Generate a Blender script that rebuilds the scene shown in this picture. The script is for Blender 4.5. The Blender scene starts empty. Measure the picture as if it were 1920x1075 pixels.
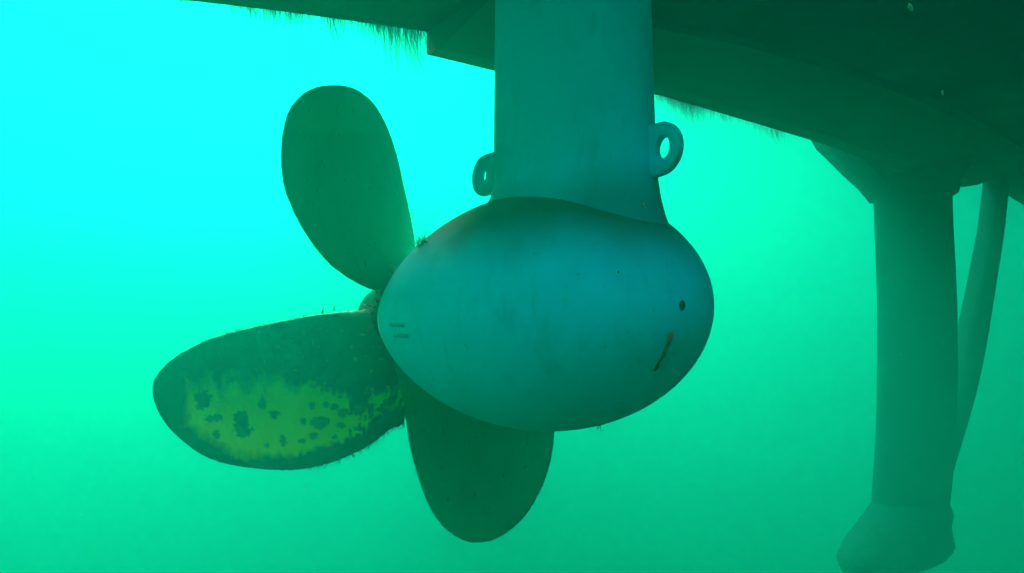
import bpy, bmesh, math, random
from mathutils import Vector, Matrix, noise
random.seed(7)
R_ = math.radians
sc = bpy.context.scene
col = sc.collection

# ------------------------------------------------------------------ camera
CAM = Vector((0, 0, -3.6)); PITCH = R_(6); F = 1371.0
cd = bpy.data.cameras.new("camera"); cam = bpy.data.objects.new("camera", cd); col.objects.link(cam)
cam.location = CAM; cam.rotation_euler = (R_(90) + PITCH, 0, 0)
cd.sensor_width = 36; cd.lens = 36 * F / 1920; cd.clip_start = .02; cd.clip_end = 400
sc.camera = cam
cR = Vector((1, 0, 0)); cU = Vector((0, -math.sin(PITCH), math.cos(PITCH))); cD = Vector((0, math.cos(PITCH), math.sin(PITCH)))
def ray(px, py): return cD + (px - 960) / F * cR - (py - 537.5) / F * cU
def at(px, py, y):                      # world point seen at a pixel, at world distance y
    d = ray(px, py); return CAM + d * (y / d.y)
def onz(px, py, h):                     # world point seen at a pixel on the level plane h above the camera
    d = ray(px, py); return CAM + d * (h / d.z)

# ------------------------------------------------------------------ sky, sun, exposure
SUN_EL = R_(48); SUN_AZ = R_(-27)       # azimuth measured from +Y towards +X
w = bpy.data.worlds.new("World"); sc.world = w; w.use_nodes = True
nt = w.node_tree; bg = nt.nodes['Background']
sky = nt.nodes.new('ShaderNodeTexSky'); sky.sky_type = 'NISHITA'; sky.sun_disc = False
sky.sun_elevation = SUN_EL; sky.sun_rotation = SUN_AZ % (2 * math.pi)
nt.links.new(sky.outputs[0], bg.inputs[0]); bg.inputs[1].default_value = 0.12
sd = bpy.data.lights.new("sun", 'SUN'); sun = bpy.data.objects.new("sun", sd); col.objects.link(sun)
sd.energy = 5; sd.angle = R_(30); sd.color = (1, .95, .86)
sdir = Vector((math.sin(SUN_AZ) * math.cos(SUN_EL), math.cos(SUN_AZ) * math.cos(SUN_EL), math.sin(SUN_EL)))
sun.rotation_euler = sdir.to_track_quat('Z', 'Y').to_euler(); sun.location = (-6, 8, 9)
sc.view_settings.view_transform = 'Standard'; sc.view_settings.look = 'None'
sc.view_settings.exposure = 4.42; sc.view_settings.gamma = 1
sc.cycles.volume_bounces = 4; sc.cycles.max_bounces = 6; sc.cycles.diffuse_bounces = 3
sc.cycles.use_denoising = True

# ------------------------------------------------------------------ helpers
def tag(o, label=None, cat=None, group=None, kind=None):
    for k, v in (('label', label), ('category', cat), ('group', group), ('kind', kind)):
        if v: o[k] = v
    return o
def empty(name, loc, **kw):
    o = bpy.data.objects.new(name, None); col.objects.link(o); o.location = loc; o.empty_display_size = .2
    return tag(o, **kw)
def obj(name, bm, m, parent=None, smooth=True):
    bmesh.ops.recalc_face_normals(bm, faces=bm.faces)
    me = bpy.data.meshes.new(name)
    org = parent_origin(parent)
    if org is not None: bmesh.ops.translate(bm, verts=bm.verts, vec=-org)
    bm.to_mesh(me); bm.free()
    for p in me.polygons: p.use_smooth = smooth
    me.materials.append(m)
    o = bpy.data.objects.new(name, me); col.objects.link(o)
    if parent: o.parent = parent
    return o
def parent_origin(p):
    if p is None: return None
    v = p.location.copy()
    while p.parent: p = p.parent; v += p.location
    return v
def loft(bm, rings, cap=True, closed=True):
    vs = [[bm.verts.new(p) for p in r] for r in rings]
    n = len(rings[0])
    for i in range(len(vs) - 1):
        for j in range(n if closed else n - 1):
            k = (j + 1) % n
            bm.faces.new((vs[i][j], vs[i][k], vs[i + 1][k], vs[i + 1][j]))
    if cap:
        for r in (vs[0], vs[-1]):
            try: bm.faces.new(r)
            except ValueError: pass
    return vs
def strand(bm, p, d, L, r, bend, n=3):
    ph = random.random() * 6.28
    e1 = d.orthogonal().normalized(); e2 = d.cross(e1).normalized()
    rings = []
    for i in range(n + 1):
        t = i / n; c = p + d * L * t + bend * (t * t * L)
        rr = r * (1 - t * .8)
        rings.append([c + (e1 * math.cos(ph + k * 2.094) + e2 * math.sin(ph + k * 2.094)) * rr for k in range(3)])
    loft(bm, rings)

# ------------------------------------------------------------------ materials
def mat(name, base, rough=.6, spec=.3, mixes=(), bump=(), sheen=None):
    """mixes: (colour, noise scale, lo, hi, stretch(x,y,z), amount) layered procedurally; bump: (scale, strength, dist)"""
    m = bpy.data.materials.new(name); m.use_nodes = True; t = m.node_tree; b = t.nodes['Principled BSDF']
    b.inputs['Roughness'].default_value = rough; b.inputs['Specular IOR Level'].default_value = spec
    tc = t.nodes.new('ShaderNodeTexCoord'); cur = None
    for c, s, lo, hi, st, amt in mixes:
        mp = t.nodes.new('ShaderNodeMapping'); mp.inputs['Scale'].default_value = st
        t.links.new(tc.outputs['Object'], mp.inputs[0])
        nz = t.nodes.new('ShaderNodeTexNoise'); nz.inputs['Scale'].default_value = s; nz.inputs['Detail'].default_value = 6
        nz.inputs['Roughness'].default_value = .62
        t.links.new(mp.outputs[0], nz.inputs['Vector'])
        mr = t.nodes.new('ShaderNodeMapRange'); mr.inputs[1].default_value = lo; mr.inputs[2].default_value = hi
        mr.inputs[4].default_value = amt; mr.interpolation_type = 'SMOOTHSTEP'
        t.links.new(nz.outputs[0], mr.inputs[0])
        mx = t.nodes.new('ShaderNodeMix'); mx.data_type = 'RGBA'
        t.links.new(mr.outputs[0], mx.inputs[0])
        if cur is None: mx.inputs[6].default_value = (*base, 1)
        else: t.links.new(cur, mx.inputs[6])
        mx.inputs[7].default_value = (*c, 1); cur = mx.outputs[2]
    if cur is None: b.inputs['Base Color'].default_value = (*base, 1)
    else: t.links.new(cur, b.inputs['Base Color'])
    prev = None
    for s, st, di in bump:
        nz = t.nodes.new('ShaderNodeTexNoise'); nz.inputs['Scale'].default_value = s; nz.inputs['Detail'].default_value = 5
        t.links.new(tc.outputs['Object'], nz.inputs['Vector'])
        bp = t.nodes.new('ShaderNodeBump'); bp.inputs['Strength'].default_value = st; bp.inputs['Distance'].default_value = di
        t.links.new(nz.outputs[0], bp.inputs['Height'])
        if prev: t.links.new(prev, bp.inputs['Normal'])
        prev = bp.outputs[0]
    if prev: t.links.new(prev, b.inputs['Normal'])
    if sheen:
        b.inputs['Sheen Weight'].default_value = sheen[0]; b.inputs['Sheen Tint'].default_value = (*sheen[1], 1)
    m['cur'] = ''
    return m
def layer_attr(m, attr, colr, amt=1.0):
    """mix a colour over the base where a mesh attribute says the surface differs (fouling, bare metal)"""
    t = m.node_tree; b = t.nodes['Principled BSDF']; inp = b.inputs['Base Color']
    a = t.nodes.new('ShaderNodeAttribute'); a.attribute_name = attr
    mu = t.nodes.new('ShaderNodeMath'); mu.operation = 'MULTIPLY'; mu.inputs[1].default_value = amt; mu.use_clamp = True
    t.links.new(a.outputs['Fac'], mu.inputs[0])
    mx = t.nodes.new('ShaderNodeMix'); mx.data_type = 'RGBA'; t.links.new(mu.outputs[0], mx.inputs[0])
    if inp.is_linked: t.links.new(inp.links[0].from_socket, mx.inputs[6])
    else: mx.inputs[6].default_value = inp.default_value
    mx.inputs[7].default_value = (*colr, 1)
    t.links.new(mx.outputs[2], inp)
S1 = (1, 1, 1)
M_paint = mat('teal_blue_paint', (.006, .70, .98), .75, .03,
              [((.006, .64, .80), 2.2, .42, .72, S1, .7), ((.005, .38, .48), 9, .52, .75, (1, 1, .5), .45), ((.005, .42, .46), 30, .56, .72, (1, 1, .3), .3),
               ((.02, .14, .09), 40, .66, .74, S1, .6)], [(14, .25, .01), (90, .2, .003)], (.12, (.1, .8, .45)))
layer_attr(M_paint, 'fouling_shade', (.016, .13, .055))  # growth colour, kept dark so the pod top looks shaded by the hull
layer_attr(M_paint, 'rim', (.008, .44, .22))
M_foul = mat('fouled_bronze', (.03, .42, .30), .9, .04,
             [((.04, .45, .24), 3, .4, .7, S1, .7), ((.022, .27, .16), 16, .5, .7, (1, 1, .35), .3),
              ((.08, .55, .34), 75, .64, .74, (1, 1, .6), .5), ((.008, .08, .05), 55, .60, .72, (1, 1, .5), .7)], [(22, .4, .012), (120, .35, .004)], (.05, (.1, .7, .4)))
M_bare = mat('partly_bare_bronze', (.015, .15, .10), .8, .15,
             [((.03, .33, .16), 3, .4, .7, S1, .7), ((.018, .20, .12), 16, .5, .7, (1, 1, .35), .3),
              ((.08, .55, .34), 75, .64, .74, (1, 1, .6), .5), ((.008, .08, .05), 55, .60, .72, (1, 1, .5), .7)], [(22, .4, .012), (120, .35, .004)], (.2, (.1, .7, .4)))
layer_attr(M_bare, 'bare', (.95, .86, .03))
M_hub = mat('weedy_hub', (.003, .07, .04), .95, 0, [((.006, .14, .06), 25, .5, .7, S1, .7)], [(40, .6, .01)])
M_hull = mat('hull_antifouling', (.015, .045, .025), .8, .12,
             [((.04, .16, .08), 1.3, .45, .65, S1, .8), ((.03, .13, .06), 24, .55, .68, S1, .6), ((.012, .06, .04), 7, .5, .75, S1, .7)], [(9, .5, .03), (60, .4, .006)])
M_plate = mat('edge_plate_paint', (.014, .17, .11), .7, .2,
              [((.014, .11, .07), 3, .4, .7, S1, .8), ((.02, .20, .16), 12, .55, .75, S1, .5)], [(15, .35, .015)])
M_arm = mat('bracket_paint', (.001, .035, .035), .95, 0,
            [((.002, .045, .025), 2.5, .4, .7, S1, .8), ((.001, .02, .015), 10, .55, .75, (1, 1, .4), .6)], [(14, .4, .015), (50, .4, .006)])
M_algae = mat('green_algae', (.02, .16, .08), .9, .05, [((.03, .24, .13), 8, .45, .6, S1, .8)])
M_wisp = mat('wispy_algae', (.02, .16, .08), .9, .05, [((.03, .24, .13), 8, .45, .6, S1, .8)])
M_wisp.node_tree.nodes['Principled BSDF'].inputs['Alpha'].default_value = .30
M_bed = mat('lake_mud', (.05, .07, .04), .95, .05, [((.03, .05, .03), .6, .4, .65, S1, .8)], [(3, .5, .05)])
M_scr = mat('rust_scrape', (.75, .16, .06), .9, .05, [((.1, .10, .04), 45, .5, .65, S1, .8)])
M_dark = mat('dark_recess', (.004, .09, .08), .9, .02)
M_slot = mat('fouled_slot', (.02, .48, .56), .9, .05, [((.02, .38, .34), 60, .4, .65, S1, .8)])
M_pale = mat('pale_chip', (.35, .55, .35), .7, .2, [((.1, .3, .15), 120, .45, .6, S1, .8)])

# ------------------------------------------------------------------ lake bed
bm = bmesh.new()
N = 60; S = 3.0
g = [[bm.verts.new(((i - N / 2) * S, (j - N / 2) * S, -13 + .35 * noise.noise(Vector((i * .3, j * .3, 0))))) for j in range(N + 1)] for i in range(N + 1)]
for i in range(N):
    for j in range(N): bm.faces.new((g[i][j], g[i + 1][j], g[i + 1][j + 1], g[i][j + 1]))
tag(obj('lake_bed', bm, M_bed), 'dark muddy lake bed far below the boat', 'lake bed', kind='structure')

# ------------------------------------------------------------------ water surface overhead (a mirror from below except where one looks steeply up)
m = bpy.data.materials.new('water_surface'); m.use_nodes = True; t = m.node_tree; t.nodes.remove(t.nodes['Principled BSDF'])
fr = t.nodes.new('ShaderNodeFresnel'); fr.inputs['IOR'].default_value = 1.33
tr = t.nodes.new('ShaderNodeBsdfTransparent'); gl = t.nodes.new('ShaderNodeBsdfGlossy'); gl.inputs['Roughness'].default_value = .15
mx = t.nodes.new('ShaderNodeMixShader'); nz = t.nodes.new('ShaderNodeTexNoise'); nz.inputs['Scale'].default_value = 1.2
bp = t.nodes.new('ShaderNodeBump'); bp.inputs['Strength'].default_value = .3; bp.inputs['Distance'].default_value = .15
tc = t.nodes.new('ShaderNodeTexCoord'); t.links.new(tc.outputs['Object'], nz.inputs['Vector']); t.links.new(nz.outputs[0], bp.inputs['Height'])
t.links.new(bp.outputs[0], gl.inputs['Normal']); t.links.new(fr.outputs[0], mx.inputs[0]); t.links.new(tr.outputs[0], mx.inputs[1]); t.links.new(gl.outputs[0], mx.inputs[2])
t.links.new(mx.outputs[0], t.nodes['Material Output'].inputs['Surface'])
bm = bmesh.new(); q = 84; bm.faces.new([bm.verts.new(p) for p in ((-q, -q, 0), (q, -q, 0), (q, q, 0), (-q, q, 0))])
tag(obj('water_surface', bm, m, smooth=False), 'gently rippled lake surface seen from below', 'water surface', kind='structure')

# ------------------------------------------------------------------ hull
H = 1.3; HY = 1.0
edge = [(-900, -170), (-300, -72), (0, -35), (200, -10), (370, 3), (500, 18), (650, 38), (800, 60), (925, 82), (1080, 103), (1230, 130), (1400, 166),
        (1540, 205), (1660, 250), (1800, 318), (1860, 349), (1920, 385), (2050, 462)]
E3 = [onz(x, y, H) for x, y in edge]
hull = empty('ship_hull', (1.5, 1.0, CAM.z + H), label='dark weed-fringed underside of a ship hull filling the top of the view', cat='hull')
bm = bmesh.new()
loop = list(E3) + [Vector((12, E3[-1].y - 2.0, E3[0].z)), Vector((12, HY, E3[0].z)), Vector((-1.6, HY, E3[0].z))]
# underside, with a turned bilge and the side rising through the water surface
cen = sum(loop, Vector()) / len(loop)
def offs(l, k, z):
    out = []
    n = len(l)
    for i in range(n):
        a, b = l[i - 1], l[(i + 1) % n]
        t = (b - a); t.z = 0; t.normalize()
        nrm = Vector((-t.y, t.x, 0))
        out.append(l[i] + nrm * k + Vector((0, 0, z)))
    return out
loft(bm, [offs(loop, 0, 0), offs(loop, .03, .03), offs(loop, .05, .12), offs(loop, .06, 1.2), offs(loop, .1, 3.3)], cap=True)
bmesh.ops.triangulate(bm, faces=[f for f in bm.faces if len(f.verts) > 4])
obj('hull_bottom', bm, M_hull, hull, smooth=False)
# hanging edge plate under the hull edge (from its free end near the thruster to the bracket pad)
def lower(px, py, ref):                # point below the edge point ref, at its distance
    return at(px, py, ref.y)
pl = [(800, 60, 105), (925, 82, 135), (1080, 103, 158), (1230, 130, 180), (1400, 166, 230), (1540, 205, 272), (1660, 250, 318), (1800, 318, 352)]
rings = []
for x, yt, yb in pl:
    e = onz(x, yt, H); b = lower(x, yb, e)
    dz = e.z - b.z
    b0 = Vector((e.x, e.y, e.z - dz)); inn = Vector((.45, -.55, 0)).normalized()
    rings.append([b0 + Vector((0, 0, dz + .02)) , b0 + Vector((0, 0, .012)), b0 + inn * .012, b0 + inn * .10 + Vector((0, 0, 0)),
                  b0 + inn * .42 + Vector((0, 0, dz * .72)), b0 + inn * .42 + Vector((0, 0, dz + .02))])
bm = bmesh.new(); loft(bm, rings)
obj('edge_plate', bm, M_plate, hull, smooth=False)
# welded stiffener crossing the plate on the slant
def bar(bm, a, b, wx, wz):
    d = (b - a).normalized(); s = d.cross(Vector((0, 0, 1))).normalized() * wx; u = Vector((0, 0, wz))
    loft(bm, [[a - s, a + s, a + s * .7 - u, a - s * .7 - u], [b - s, b + s, b + s * .7 - u, b - s * .7 - u]])
bm = bmesh.new()
bar(bm, onz(1300, 60, H) + Vector((0, 0, .01)), onz(1480, 210, H - .06) + Vector((0, 0, .02)), .05, .05)
obj('stiffener', bm, M_plate, hull, smooth=False)
# algae hanging from the edge
bm = bmesh.new()
def fringe(pa, pb, n, l0, l1, low=0.0, jit=.03):
    for i in range(n):
        t = random.random(); x = pa[0] + (pb[0] - pa[0]) * t; y = pa[1] + (pb[1] - pa[1]) * t
        cl = .5 + .75 * noise.noise(Vector((x * .06, 3.1, 1.7 if low else 0)))
        if random.random() > cl * 1.5: continue
        p = onz(x, y - 2, H) if not low else at(x, y - 2, onz(x, low(x), H).y - .01)
        p += Vector((random.uniform(-jit, jit), random.uniform(-jit, jit), .01))
        L = (l0 + (l1 - l0) * random.random() ** 1.6) * (0.3 + 1.3 * max(0, cl) ** 2)
        strand(bm, p, Vector((random.gauss(0, .13), random.gauss(0, .13), -1)).normalized(), L, random.uniform(.0006, .0016),
               Vector((random.gauss(.15, .25), random.gauss(0, .15), 0)))
fringe((-250, -65), (370, 3), 300, .02, .12)
fringe((330, 0), (480, 15), 260, .02, .10)
fringe((440, 11), (600, 30), 420, .03, .20)
fringe((500, 18), (570, 26), 260, .06, .24)
fringe((600, 30), (720, 46), 600, .03, .20)
fringe((690, 43), (805, 60), 620, .05, .30)
fringe((740, 50), (800, 58), 200, .12, .34)
edge_low = lambda x: 130 + (x - 1230) * .225
fringe((1225, 178), (1330, 208), 420, .02, .13, low=edge_low)
fringe((1240, 180), (1300, 200), 200, .04, .14, low=edge_low)
fringe((1300, 200), (1480, 255), 700, .01, .10, low=edge_low)
fringe((880, 122), (926, 134), 130, .02, .12, low=lambda x: 60 + (x - 800) * .17)
fringe((1800, 318), (1920, 385), 150, .01, .05)
tag(obj('algae_fringe', bm, M_wisp, hull), kind='stuff')

# ------------------------------------------------------------------ thruster
TH = R_(55); DIP = .02
ax = Vector((-math.cos(TH) * math.cos(DIP), math.sin(TH) * math.cos(DIP), math.sin(DIP)))
vv = ax.cross(Vector((0, 0, 1))).normalized(); ww = vv.cross(ax)
PC = CAM + Vector((.0335, 2.0, .1407)); PL = .5949
PCO = (-.0045, .0048, -.0511, -.149, .3624)
def prof(s):
    r = 0
    for c in PCO: r = r * s + c
    return math.sqrt(max(0, 1 - ((1 - s) / 2) ** 2)) * r
thr = empty('thruster', PC + Vector((0, 0, 1.15)), label='blue-green azimuth thruster with an egg-shaped pod and bronze propeller under the hull', cat='thruster')
ss = [-math.cos(k / 36 * math.pi / 2) for k in range(37)] + [k / 40 for k in range(1, 41)]
rings = []
for s in ss:
    r = max(prof(s), .0015)
    rings.append([PC + ax * s * PL + (vv * math.cos(p) + ww * math.sin(p)) * r for p in [k / 96 * 2 * math.pi for k in range(96)]])
r = prof(1)
for dr, dsx in ((.006, .006), (.02, .008), (.02, -.02)):
    rings.append([PC + ax * (PL + dsx) + (vv * math.cos(p) + ww * math.sin(p)) * (r - dr) for p in [k / 96 * 2 * math.pi for k in range(96)]])
eh0 = Vector((ax.x, ax.y, 0)).normalized(); SCX0 = -.19
bm = bmesh.new(); lay = bm.verts.layers.float.new('fouling_shade'); rim = bm.verts.layers.float.new('rim')
vs = loft(bm, rings)
for v in bm.verts:
    q = v.co - PC; s = q.dot(ax) / PL; z = q.z
    n = noise.fractal(v.co * 3.5, 1, 2, 4) * .35
    f = (z - .075 + n * .12 + max(0, -s - .3) * .06) / .17                                   # growth on the pod top, strengthened to paint in the hull's shade
    f = max(0, min(1, f)); f = f * f * (3 - 2 * f)
    q2 = Vector((q.x, q.y, 0)) - eh0 * SCX0                             # and round the foot of the strut
    dd = math.sqrt((q2.dot(eh0) / .38) ** 2 + (q2.dot(vv) / .24) ** 2)
    f2 = max(0, min(1, (1.08 - dd + n * .25) / .30)) if z > 0 else 0
    v[lay] = max(f, f2) * .95
    g = (s - .55 + n * .4) / .5                                        # thin growth round the propeller end; greener along the keel
    g = max(0, min(1, g)); k = max(0, min(1, (-z - .19 + n * .15) / .12))
    v[rim] = max(g * .95, k * .35)
pod = obj('pod', bm, M_paint, thr)
# strut: thin foil, chord along the pod axis
def srow(z, a, b, cx=0.0, n=72):
    c = PC + Vector((ax.x, ax.y, 0)).normalized() * cx; c.z = CAM.z + z
    e = Vector((ax.x, ax.y, 0)).normalized()
    return [c + e * (a * math.cos(p)) + vv * (b * math.copysign(abs(math.sin(p)) ** .85, math.sin(p))) for p in [k / n * 2 * math.pi for k in range(n)]]
SA, SB, SCX = .272, .118, -.190
rings = [srow(1.31, SA * .985, SB, SCX)]
for k in range(1, 14):
    z = 1.31 - k * .0615; rings.append(srow(z, SA * (1 + .04 * k / 13), SB, SCX))
z0 = 1.31 - 13 * .0615
def pod_top(x, y):
    z = PC.z + .5
    while z > PC.z - .3:
        q = Vector((x, y, z)) - PC; sx = q.dot(ax) / PL
        if abs(sx) < 1 and (q - ax * q.dot(ax)).length <= prof(sx): return z
        z -= .002
    return PC.z
eh = Vector((ax.x, ax.y, 0)).normalized()
lastrow = rings[-1]; foot = []
for k in range(72):
    p = k / 72 * 2 * math.pi; q = lastrow[k]
    near = .5 - .5 * math.cos(p)                     # 1 at the nose end, 0 at the propeller end
    fl = .05 + .15 * near ** 2
    while True:
        o = Vector((q.x, q.y, 0)) + (eh * math.cos(p) + vv * math.sin(p)) * fl
        zt = pod_top(o.x, o.y)
        if zt > PC.z + .13 or fl < -.05: break
        fl -= .004
    foot.append((o.x, o.y, zt - .006))
for k in range(1, 15):
    t = k / 14; g = 1 - math.sqrt(max(0, 1 - t * t))
    rings.append([Vector((q.x + (f[0] - q.x) * g, q.y + (f[1] - q.y) * g, q.z + (f[2] - q.z) * t)) for q, f in zip(lastrow, foot)])
bm = bmesh.new(); lay = bm.verts.layers.float.new('fouling_shade'); rim = bm.verts.layers.float.new('rim')
loft(bm, rings)
for v in bm.verts:
    n = noise.fractal(v.co * 4, 1, 2, 4) * .3
    h = v.co.z - CAM.z
    f = (.455 + n * .12 - h) / .10; v[lay] = max(0, min(1, f)) * .65
    e = (v.co - PC).dot(Vector((ax.x, ax.y, 0)).normalized())
    v[rim] = max(0, min(1, (e + .06 + n * .4) / .35)) * .9
strut = obj('strut', bm, M_paint, thr)
# lifting eyes, flat plates in the plane of the strut
def eye(cpx, cpy, R, r, hole, side, y, hh=1.0):
    e = Vector((ax.x, ax.y, 0)).normalized() * side
    c = at(cpx, cpy, y)
    bm = bmesh.new(); n = 48; T = .010
    outer = []; inner = []
    for k in range(n):
        p = k / n * 2 * math.pi
        ro = R
        x = math.cos(p) * ro; z = math.sin(p) * ro * hh
        if math.cos(p) < -.05: x = -R * 1.35 * min(1, -math.cos(p) * 1.6); z = math.copysign(min(R * hh * 1.02, abs(z) + R * .15 * -math.cos(p)), z)
        outer.append((x, z)); inner.append((hole + r * math.cos(p) * .9, r * 1.05 * math.sin(p)))
    prof_ = [(outer, -T + .006, .985), (outer, -T, .95), (inner, -T, 1.06), (inner, -T + .002, 1), (inner, T - .002, 1), (inner, T, 1.06), (outer, T, .95), (outer, T - .006, .985)]
    rings = []
    for pts, off, sc_ in prof_:
        cx = hole if pts is inner else 0
        rings.append([c + e * (cx + (x - cx) * sc_) + Vector((0, 0, 1)) * z * sc_ + vv * off for x, z in pts])
    rings.append(rings[0])
    vs = [[bm.verts.new(p) for p in r_] for r_ in rings[:-1]]; vs.append(vs[0])
    for i in range(len(vs) - 1):
        for j in range(n):
            k = (j + 1) % n; bm.faces.new((vs[i][j], vs[i][k], vs[i + 1][k], vs[i + 1][j]))
    return obj('lifting_eye', bm, M_paint, thr)
e_h = Vector((ax.x, ax.y, 0)).normalized()
nearx = PC + e_h * (SCX - SA); farx = PC + e_h * (SCX + SA)
eye(1239, 280, .062, .0245, .012, -1, nearx.y - .02)
eye(910, 330, .061, .021, .0, 1, farx.y + .02)

# small marks on the pod
def on_pod(px, py, lift=0.0):
    d = ray(px, py).normalized(); t = 1.0
    while t < 4:
        p = CAM + d * t - PC; s = p.dot(ax) / PL
        rr = (p - ax * (s * PL)).length
        if abs(s) <= 1 and rr <= prof(s): break
        t += .001
    p = p + PC
    q = p - PC; rad = (q - ax * q.dot(ax)).normalized()
    ds = .01; sl = (prof(min(1, s + ds)) - prof(max(-1, s - ds))) / (2 * ds * PL)
    nrm = (rad - ax * sl).normalized()
    return p + nrm * lift, nrm
def patch(name, pts, wid, m, lift=.0015, lab=None):
    bm = bmesh.new(); rings = []
    for i, (x, y) in enumerate(pts):
        p, n = on_pod(x, y, lift)
        a = pts[max(0, i - 1)]; b = pts[min(len(pts) - 1, i + 1)]
        d = (on_pod(*b)[0] - on_pod(*a)[0]).normalized(); s = n.cross(d).normalized() * wid[i]
        rings.append([p - s - n * .004, p - s * .8 + n * .0006, p + s * .8 + n * .0006, p + s - n * .004])
    loft(bm, rings); return obj(name, bm, m, pod)
patch('scrape', [(1260, 621), (1257, 632), (1252, 645), (1246, 658), (1243, 668), (1236, 678), (1233, 687), (1226, 696)],
      [.003, .0065, .0045, .0035, .005, .0025, .0055, .0015], M_scr)
bm = bmesh.new(); p, n = on_pod(1279, 573, .001)
u = n.cross(Vector((0, 0, 1))).normalized(); v_ = n.cross(u)
loft(bm, [[p + (u * math.cos(k / 16 * 6.283) * rr + v_ * math.sin(k / 16 * 6.283) * rr * 1.5) + n * dz for k in range(16)] for rr, dz in ((.0075, -.004), (.007, .0006), (.005, .0012), (.001, .0013))])
obj('plug_hole', bm, M_dark, pod)
for x, y, ww_ in ((745, 609, .007), (752, 629, .006)):
    patch('recess_slot', [(x - 14, y), (x - 12, y), (x, y + .5), (x + 12, y + 1), (x + 14, y + 1)], [.001, ww_, ww_ * .9, ww_, .001], M_slot)
patch('mooring_nick', [(1157, 511), (1159, 511), (1161, 512)], [.002, .003, .002], M_dark)

# ------------------------------------------------------------------ propeller (a part of the thruster)
HC = PC + ax * (PL + .10)
prop = empty('propeller', HC - thr.location); prop.parent = thr
rings = []
for s, r in ((-.092, .138), (-.085, .146), (.10, .138), (.17, .122), (.23, .085), (.26, .04), (.265, .002)):
    rings.append([HC + ax * s + (vv * math.cos(p) + ww * math.sin(p)) * (r + .004 * noise.noise(Vector((p * 4, s * 30, 0)))) for p in [k / 64 * 2 * math.pi for k in range(64)]])
bm = bmesh.new(); loft(bm, rings); hub = obj('hub', bm, M_hub, prop)
PHI = R_(22); PSI = R_(15)
def frame(deg):
    ps = PSI + R_(deg); r = ww * math.cos(ps) - vv * math.sin(ps)
    t = ax.cross(r); c = t * math.cos(PHI) + ax * math.sin(PHI)
    return r.normalized(), c.normalized(), r.cross(c).normalized()
OUT = {
 'up': [(690,540),(640,512),(605,480),(575,440),(550,395),(533,350),(527,300),(530,250),(543,205),(570,175),(600,162),(630,160),(655,163),(675,172),(695,188),(712,211),(730,248),(745,295),(757,350),(768,400),(776,445),(779,480)],
 'lf': [(690,580),(600,590),(543,600),(472,615),(430,625),(384,640),(331,668),(299,697),(288,718),(286,735),(289,752),(302,782),(331,817),(384,856),(444,874),(507,881),(560,881),(614,870),(667,849),(702,829),(730,806),(759,780)],
 'dn': [(759.5,782),(768,835),(781,885),(798,935),(820,975),(845,1000),(873,1015),(895.5,1018),(918,1015),(943,1004),(971,982),(993,956),(1013,921),(1027,885),(1035,852),(1039,812),(1036,770)]}
def planar(key, deg):
    r, c, n = frame(deg); o = []
    for x, y in OUT[key]:
        d = ray(x, y); k = (HC - CAM).dot(n) / d.dot(n); q = CAM + d * k - HC
        o.append((q.dot(r), q.dot(c)))
    return o
def smooth_closed(pts, m=10):
    out = []; n = len(pts)
    for i in range(n):
        p0, p1, p2, p3 = (Vector(pts[(i + j - 1) % n]) for j in range(4))
        for k in range(m):
            t = k / m
            out.append(.5 * ((2 * p1) + (p2 - p0) * t + (2 * p0 - 5 * p1 + 4 * p2 - p3) * t * t + (3 * p1 - p0 - 3 * p2 + p3) * t ** 3))
    return out
def blade(pts, deg, m, seed, attr=None, NR=90, NC=40, rough=.0034, root=.12):
    r, c, n = frame(deg)
    lo, hi = (pts[0], pts[-1]) if pts[0][1] < pts[-1][1] else (pts[-1], pts[0])
    full = list(pts) + ([(root, .085), (root, -.085)] if pts[-1][1] > pts[0][1] else [(root, -.085), (root, .085)])
    dense = smooth_closed(full)
    rmax = max(p[0] for p in dense) - .0003
    bm = bmesh.new(); la = bm.verts.layers.float.new('bare')
    top = []; bot = []
    for i in range(NR + 1):
        s = i / NR; s = math.sin(s * math.pi / 2) ** 1.0 * .6 + s * .4 if s < 1 else 1
        rr = root + (rmax - root) * s
        ys = []
        for k in range(len(dense)):
            a, b = dense[k], dense[(k + 1) % len(dense)]
            if (a[0] - rr) * (b[0] - rr) <= 0 and a[0] != b[0]:
                ys.append(a[1] + (b[1] - a[1]) * (rr - a[0]) / (b[0] - a[0]))
        if not ys: continue
        y0, y1 = min(ys), max(ys)
        y0 += rough * noise.noise(Vector((rr * 90, seed, 1))); y1 += rough * noise.noise(Vector((rr * 90, seed, 7)))
        tr = [], []
        for j in range(NC + 1):
            q = j / NC; u = (1 - math.cos(q * math.pi)) / 2
            y = y0 + (y1 - y0) * u
            w_ = math.sqrt(max(0, 4 * u * (1 - u)))
            T = (.030 * (1 - (rr - root) / (rmax - root)) + .006) * w_ * min(1, (rmax - rr) / .02 + .25)
            cb = .045 * (4 * u * (1 - u)) * (y1 - y0) / .45 * min(1, (rmax - rr) / .15) * min(1, (rr - root) / .2)
            fz = .0012 * noise.noise(Vector((rr * 40, y * 40, seed)))
            for sgn, lst in ((1, tr[0]), (-1, tr[1])):
                if sgn < 0 and j in (0, NC): lst.append(tr[0][j]); continue
                v = bm.verts.new(HC + r * rr + c * y + n * (cb + sgn * T + fz)); lst.append(v)
                if attr: v[la] = attr(v.co)
        top.append(tr[0]); bot.append(tr[1])
    for i in range(len(top) - 1):
        for j in range(NC):
            bm.faces.new((top[i][j], top[i][j + 1], top[i + 1][j + 1], top[i + 1][j]))
            f = (bot[i][j], bot[i + 1][j], bot[i + 1][j + 1], bot[i][j + 1])
            try: bm.faces.new(f)
            except ValueError: pass
    try: bm.faces.new(top[-1] + bot[-1][-2:0:-1])
    except ValueError: pass
    return obj('blade', bm, m, prop), dense
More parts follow.
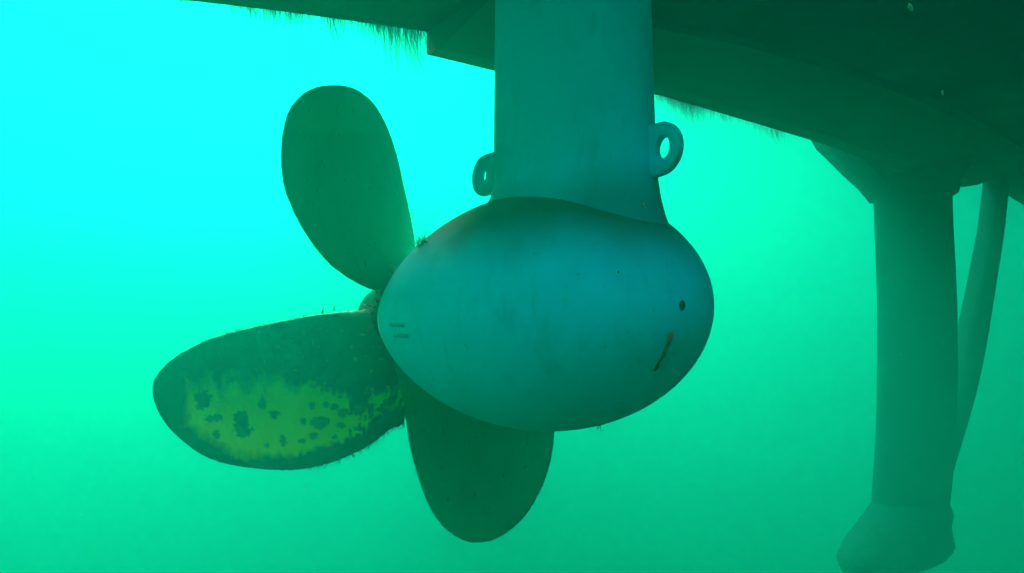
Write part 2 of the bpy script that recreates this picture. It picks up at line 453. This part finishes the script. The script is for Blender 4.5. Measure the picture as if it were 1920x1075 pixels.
def to_px(p):
    q = p - CAM; d = q.dot(cD); return 960 + F * q.dot(cR) / d, 537.5 - F * q.dot(cU) / d
# worn patch where the growth has gone and bare bronze shows; spots of growth left inside it
HOLES = [(380, 750, 15, 18), (393, 786, 8, 6), (409, 784, 9, 7), (452, 786, 13, 15), (455, 805, 17, 16), (407, 815, 7, 8), (366, 705, 16, 12), (600, 792, 18, 12),
         (588, 817, 9, 7), (567, 827, 8, 5), (645, 775, 12, 8), (668, 770, 8, 6), (515, 776, 10, 8), (628, 763, 8, 6), (530, 826, 7, 11),
         (569, 790, 6, 6), (640, 798, 9, 6), (626, 820, 6, 5), (500, 835, 5, 6), (610, 760, 6, 6), (585, 760, 5, 8), (492, 755, 8, 12), (430, 712, 9, 8), (690, 742, 9, 8), (726, 756, 8, 7)]
def bare(p):
    x, y = to_px(p)
    nv = noise.fractal(Vector((x * .035, y * .012, 0)), 1, 2, 4) * 1.0
    nf = .7 * noise.noise(Vector((x * .15, y * .05, 4))) + .6 * noise.noise(Vector((x * .12, y * .14, 14)))
    nb = noise.noise(Vector((x * .06, y * .06, 9)))
    top = 712 + 24 * nv + 12 * nf
    if x > 540: top += (x - 540) * .30
    if x > 690: top = 727 + 10 * nf - (x - 690) * .12
    bot = 797 + (x - 345) * .62 if x < 440 else 857 + (x - 440) * .02
    if x > 560: bot = 852 - (x - 560) * .30
    bot += 8 * nb + 5 * nf
    if x > 690: bot = 786 - (x - 690) * .42 + 10 * nf
    left = 347 + 8 * nb
    lf_ = max(0, min(1, (600 - x) / 160))
    d = min((y - top) / (9 + 34 * lf_), (bot - y) / (12 + 12 * lf_), (x - left) / 16, (778 - x) / 6)
    v = max(0, min(1, d + .3))
    if x > 655: v *= max(0, min(1, .42 + 2.6 * nf + 2 * noise.noise(Vector((x * .09, y * .05, 2)))))
    for hx, hy, a, b in HOLES:
        ee = ((x - hx) / a) ** 2 + ((y - hy) / b) ** 2
        ee += .9 * noise.noise(Vector((x * .11, y * .11, hx))) + .7 * noise.noise(Vector((x * .28, y * .2, hx)))
        if ee < 1.25: v *= max(0, min(1, (ee - .85) / .4)) * .85 + .12
    g = .74 + .16 * (x - 340) / 400 + .22 * max(0, min(1, (y - top) / 90)) + .4 * math.exp(-(((x - 615) / 95) ** 2 + ((y - 805) / 42) ** 2)) + .25 * math.exp(-(((x - 740) / 40) ** 2))          # bare colour strengthens towards the lower root
    g += .18 * nf + .22 * noise.noise(Vector((x * .3, y * .25, 3)))
    # small chips of bare metal in the growth above
    ch = noise.noise(Vector((x * .11, y * .09, 21)))
    if v < .1 and 480 < x < 720 and 610 < y < 740 and ch > .42: return min(.4, (ch - .42) * 2)
    return max(0, min(1, v * g))
b_up, d_up = blade(planar('up', 0), 0, M_foul, 1)
b_lf, d_lf = blade(planar('lf', 90), 90, M_bare, 2, bare, NR=300, NC=170)
b_dn, d_dn = blade(planar('dn', 180), 180, M_foul, 3)
P_lf = planar('lf', 90)
b_4, d_4 = blade([(x * .92, y * .82) for x, y in P_lf], 270, M_foul, 4)
b_lf['label'] = 'blade with growth worn off to yellow bare bronze on its lower half'
# growth on the blade edges and hub
def tufts(parent, specs):
    bm = bmesh.new()
    for p, d, n, L0, L1, j in specs:
        for i in range(n):
            q = p + Vector((random.gauss(0, j), random.gauss(0, j), random.gauss(0, j * .3)))
            dd = (d + Vector((random.gauss(0, .3), random.gauss(0, .3), random.gauss(0, .25)))).normalized()
            strand(bm, q, dd, random.uniform(L0, L1), random.uniform(.0008, .0016), Vector((random.gauss(0, .2), 0, random.gauss(0, .1))))
    return tag(obj('algae_tuft', bm, M_algae, parent), kind='stuff')
def edge_specs(dense, deg, lo, hi, side, step, n, L0, L1, up):
    r, c, nn = frame(deg); out = []
    for k, p in enumerate(dense):
        if lo < p[0] < hi and random.random() < step:
            q = HC + r * p[0] + c * p[1]
            x, y = to_px(q)
            if side(x, y): out.append((q, up, n, L0, L1, .006))
    return out
tufts(b_lf, edge_specs(d_lf, 90, .12, .7, lambda x, y: y < 640, .8, 3, .004, .013, Vector((0, 0, 1)))
      + [(at(604, 588, 2.17), Vector((0, 0, 1)), 3, .02, .04, .002), (at(626, 583, 2.2), Vector((0, 0, 1)), 3, .02, .035, .002), (at(667, 575, 2.24), Vector((0, 0, 1)), 3, .01, .03, .003)]
      + edge_specs(d_lf, 90, .12, .5, lambda x, y: y > 760, .8, 4, .004, .014, Vector((.1, 0, -1))))
tufts(b_up, edge_specs(d_up, 0, .2, .6, lambda x, y: x < 660, .5, 3, .002, .009, Vector((-.5, 0, -1)))
      + edge_specs(d_up, 0, .15, .6, lambda x, y: x > 700, .8, 4, .002, .010, Vector((.6, 0, .5))))
hs = []
for k in range(46):
    p = R_(random.uniform(0, 360)); s = random.uniform(-.09, .1)
    d = (vv * math.cos(p) + ww * math.sin(p)); hs.append((HC + ax * s + d * .135, (d + Vector((0, 0, .2))).normalized(), 30, .008, .04, .014))
tufts(hub, hs)
pt = []
for x, y in ((785, 460), (792, 455), (800, 450), (783, 452), (790, 447)):
    p, n = on_pod(x, y + 6); pt.append((p, Vector((-.1, 0, 1)), 12, .012, .042, .006))
p, n = on_pod(1124, 797); pt.append((p, Vector((0, 0, -1)), 5, .01, .022, .002))
tufts(pod, pt)
# bright chips at the root of the upper blade and by the flare of the strut
def chip(px, py, y, a, b, parent, ang=0):
    bm = bmesh.new(); c = at(px, py, y)
    d = -ray(px, py).normalized(); u = d.cross(Vector((0, 0, 1))).normalized(); v = u.cross(d)
    rings = []
    for rr, dz in ((1, -.003), (.8, .001), (.3, .0016)):
        rings.append([c + (u * math.cos(t + ang) * a + v * math.sin(t) * b) * rr * (1 + .25 * math.sin(3 * t + px)) + d * dz for t in [k / 12 * 6.283 for k in range(12)]])
    loft(bm, rings); return obj('chip', bm, M_pale, parent)

for x, y, a_, b_ in ((738, 506, .005, .010), (731, 517, .003, .005)):
    r0, c0_, n0 = frame(0); d = ray(x, y); k = (HC - CAM).dot(n0) / d.dot(n0) - .05
    chip(x, y, (CAM + d * k).y, a_, b_, b_up)

# ------------------------------------------------------------------ shaft bracket
br = empty('shaft_bracket', at(1710, 330, 4.3), label='tall dark shaft bracket with two arms meeting at a lumpy boss, right of the thruster', cat='shaft bracket')
def armrow(py, xl, xr, y, b, n=40):
    l = at(xl, py, y); r_ = at(xr, py, y); c = (l + r_) / 2; a = (r_.x - l.x) / 2
    return [Vector((c.x + a * math.copysign(abs(math.cos(p)) ** .8, math.cos(p)), c.y + b * math.sin(p), c.z)) for p in [k / n * 6.2832 for k in range(n)]]
rows = [(300, 1652, 1775), (345, 1643, 1779), (370, 1641, 1781), (430, 1643, 1783), (500, 1646, 1787), (570, 1648, 1790), (640, 1648, 1791), (700, 1648, 1791),
        (760, 1647, 1789), (820, 1645, 1786), (870, 1642, 1783), (910, 1639, 1780), (950, 1637, 1775), (990, 1636, 1770)]
bm = bmesh.new(); loft(bm, [armrow(y + 0, l, r_, 4.3, .13) for y, l, r_ in rows]); obj('strut_arm', bm, M_arm, br)
# pad flaring into the hull
rows = [(200, 1500, 1860), (268, 1541, 1822), (285, 1559, 1817), (318, 1592, 1803), (345, 1622, 1785), (372, 1644, 1779)]
def padrow(py, xl, xr, y, b):
    l = at(xl, py, y); r_ = at(xr, py, y)
    return [Vector((l.x, y, l.z)), Vector((l.x + .03, y - b, l.z)), Vector((r_.x - .03, y - b, l.z)), Vector((r_.x, y, l.z)), Vector((r_.x - .03, y + b, l.z)), Vector((l.x + .03, y + b, l.z))]
bm = bmesh.new(); loft(bm, [padrow(y, l, r_, 4.3, .15) for y, l, r_ in rows]); obj('mounting_pad', bm, M_arm, br, smooth=False)
# second, slanting arm behind
rows = [(300, 1852, 1898, 5.2), (355, 1847, 1886, 5.15), (430, 1838, 1878, 5.05), (500, 1824, 1868, 4.95), (560, 1812, 1858, 4.87), (620, 1799, 1849, 4.8),
        (680, 1790, 1838, 4.72), (740, 1775, 1824, 4.65), (800, 1755, 1807, 4.57), (860, 1735, 1789, 4.5), (930, 1710, 1768, 4.42), (1000, 1685, 1748, 4.35)]
bm = bmesh.new(); loft(bm, [armrow(y, l, r_, d, .09) for y, l, r_, d in rows]); obj('strut_arm', bm, M_arm, br)
# lumpy boss, its far side lower on the left
rows = [(915, 1652, 1762, .10), (935, 1642, 1772, .118), (948, 1635, 1776, .14), (962, 1626, 1777, .17), (975, 1617, 1775, .19), (986, 1610, 1776, .205), (1000, 1603, 1776, .215), (1014, 1593, 1778, .22), (1026, 1585, 1774, .22),
        (1040, 1577, 1767, .21), (1052, 1574, 1748, .195), (1064, 1577, 1716, .17), (1076, 1584, 1690, .13), (1086, 1600, 1668, .08)]
bm = bmesh.new(); rr_ = [armrow(y, l, r_, 4.3, d, 56) for y, l, r_, d in rows]
for i, ring in enumerate(rr_):
    c = sum(ring, Vector()) / len(ring)
    for k, p in enumerate(ring):
        f = 1 + .06 * noise.fractal(p * 7, 1, 2, 4) * min(1, i / 3); ring[k] = c + (p - c) * f + Vector((.008 * noise.noise(p * 22), 0, .01 * noise.noise(p * 12)))
loft(bm, rr_); boss = obj('boss', bm, M_arm, br)
bm = bmesh.new()
for k in range(420):
    ring = random.choice(rr_[3:]); p = random.choice(ring); c = sum(ring, Vector()) / len(ring)
    d = (p - c).normalized()
    strand(bm, p - d * .01, (d + Vector((random.gauss(0, .3), 0, -.6))).normalized(), random.uniform(.012, .035), .0022, Vector((0, 0, -.2)))
tag(obj('algae_tuft', bm, M_algae, boss), kind='stuff')

# ------------------------------------------------------------------ drifting specks in the water
M_speck = mat('pale_debris', (.25, .5, .3), .9, .05, [((.05, .2, .1), 200, .4, .6, S1, .8)])
for px, py, y, s, lab in ((1707, 14, 1.1, .0045, 'pale smudge-like flake drifting near the top right, in front of the dark hull'),
                        (1767, 174, 1.2, .0030, 'small pale oval speck drifting in front of the dark hull, above the bracket'),
                        (1208, 386, 1.25, .0036, 'thin upright pale speck drifting just in front of the strut foot'),
                        (1672, 523, 1.9, .0030, 'tiny thin pale speck drifting in front of the bracket arm')):
    bm = bmesh.new(); bmesh.ops.create_icosphere(bm, subdivisions=3, radius=s)
    for v in bm.verts:
        v.co *= 1 + .35 * noise.noise(v.co * (900 * .0035 / s * .5))
        v.co.x *= .55; v.co.z *= 1.5
    o = obj('floating_speck', bm, M_speck); o.location = at(px, py, y); o.rotation_euler = (0, R_(random.uniform(-25, 25)), 0)
    tag(o, lab, 'debris')

bm = bmesh.new()
for i in range(110):
    c = at(random.uniform(0, 1920), random.uniform(0, 1075), random.uniform(.7, 3.0))
    bmesh.ops.create_icosphere(bm, subdivisions=1, radius=random.uniform(.0003, .0009), matrix=Matrix.Translation(c) @ Matrix.Scale(random.uniform(.5, 1.6), 4, Vector((0, 0, 1))))
tag(obj('suspended_silt', bm, M_speck), 'scattered tiny specks of silt hanging in the water', 'silt', kind='stuff')

# ------------------------------------------------------------------ water body
bm = bmesh.new(); bmesh.ops.create_cube(bm, size=1)
for v in bm.verts: v.co = Vector((v.co.x * 170, v.co.y * 170, (-14.6 if v.co.z < 0 else 1.6)))
m = bpy.data.materials.new('green_water'); m.use_nodes = True; t = m.node_tree
t.nodes.remove(t.nodes['Principled BSDF'])
pv = t.nodes.new('ShaderNodeVolumePrincipled')
pv.inputs['Color'].default_value = (.0004, .09, .066, 1)
pv.inputs['Absorption Color'].default_value = (.68, .765, .715, 1)
pv.inputs['Density'].default_value = 1.08
pv.inputs['Anisotropy'].default_value = .68
t.links.new(pv.outputs[0], t.nodes['Material Output'].inputs['Volume'])
hz = obj('haze', bm, m, smooth=False)
tag(hz, 'clear green lake water fading into bright haze', 'water', kind='stuff')
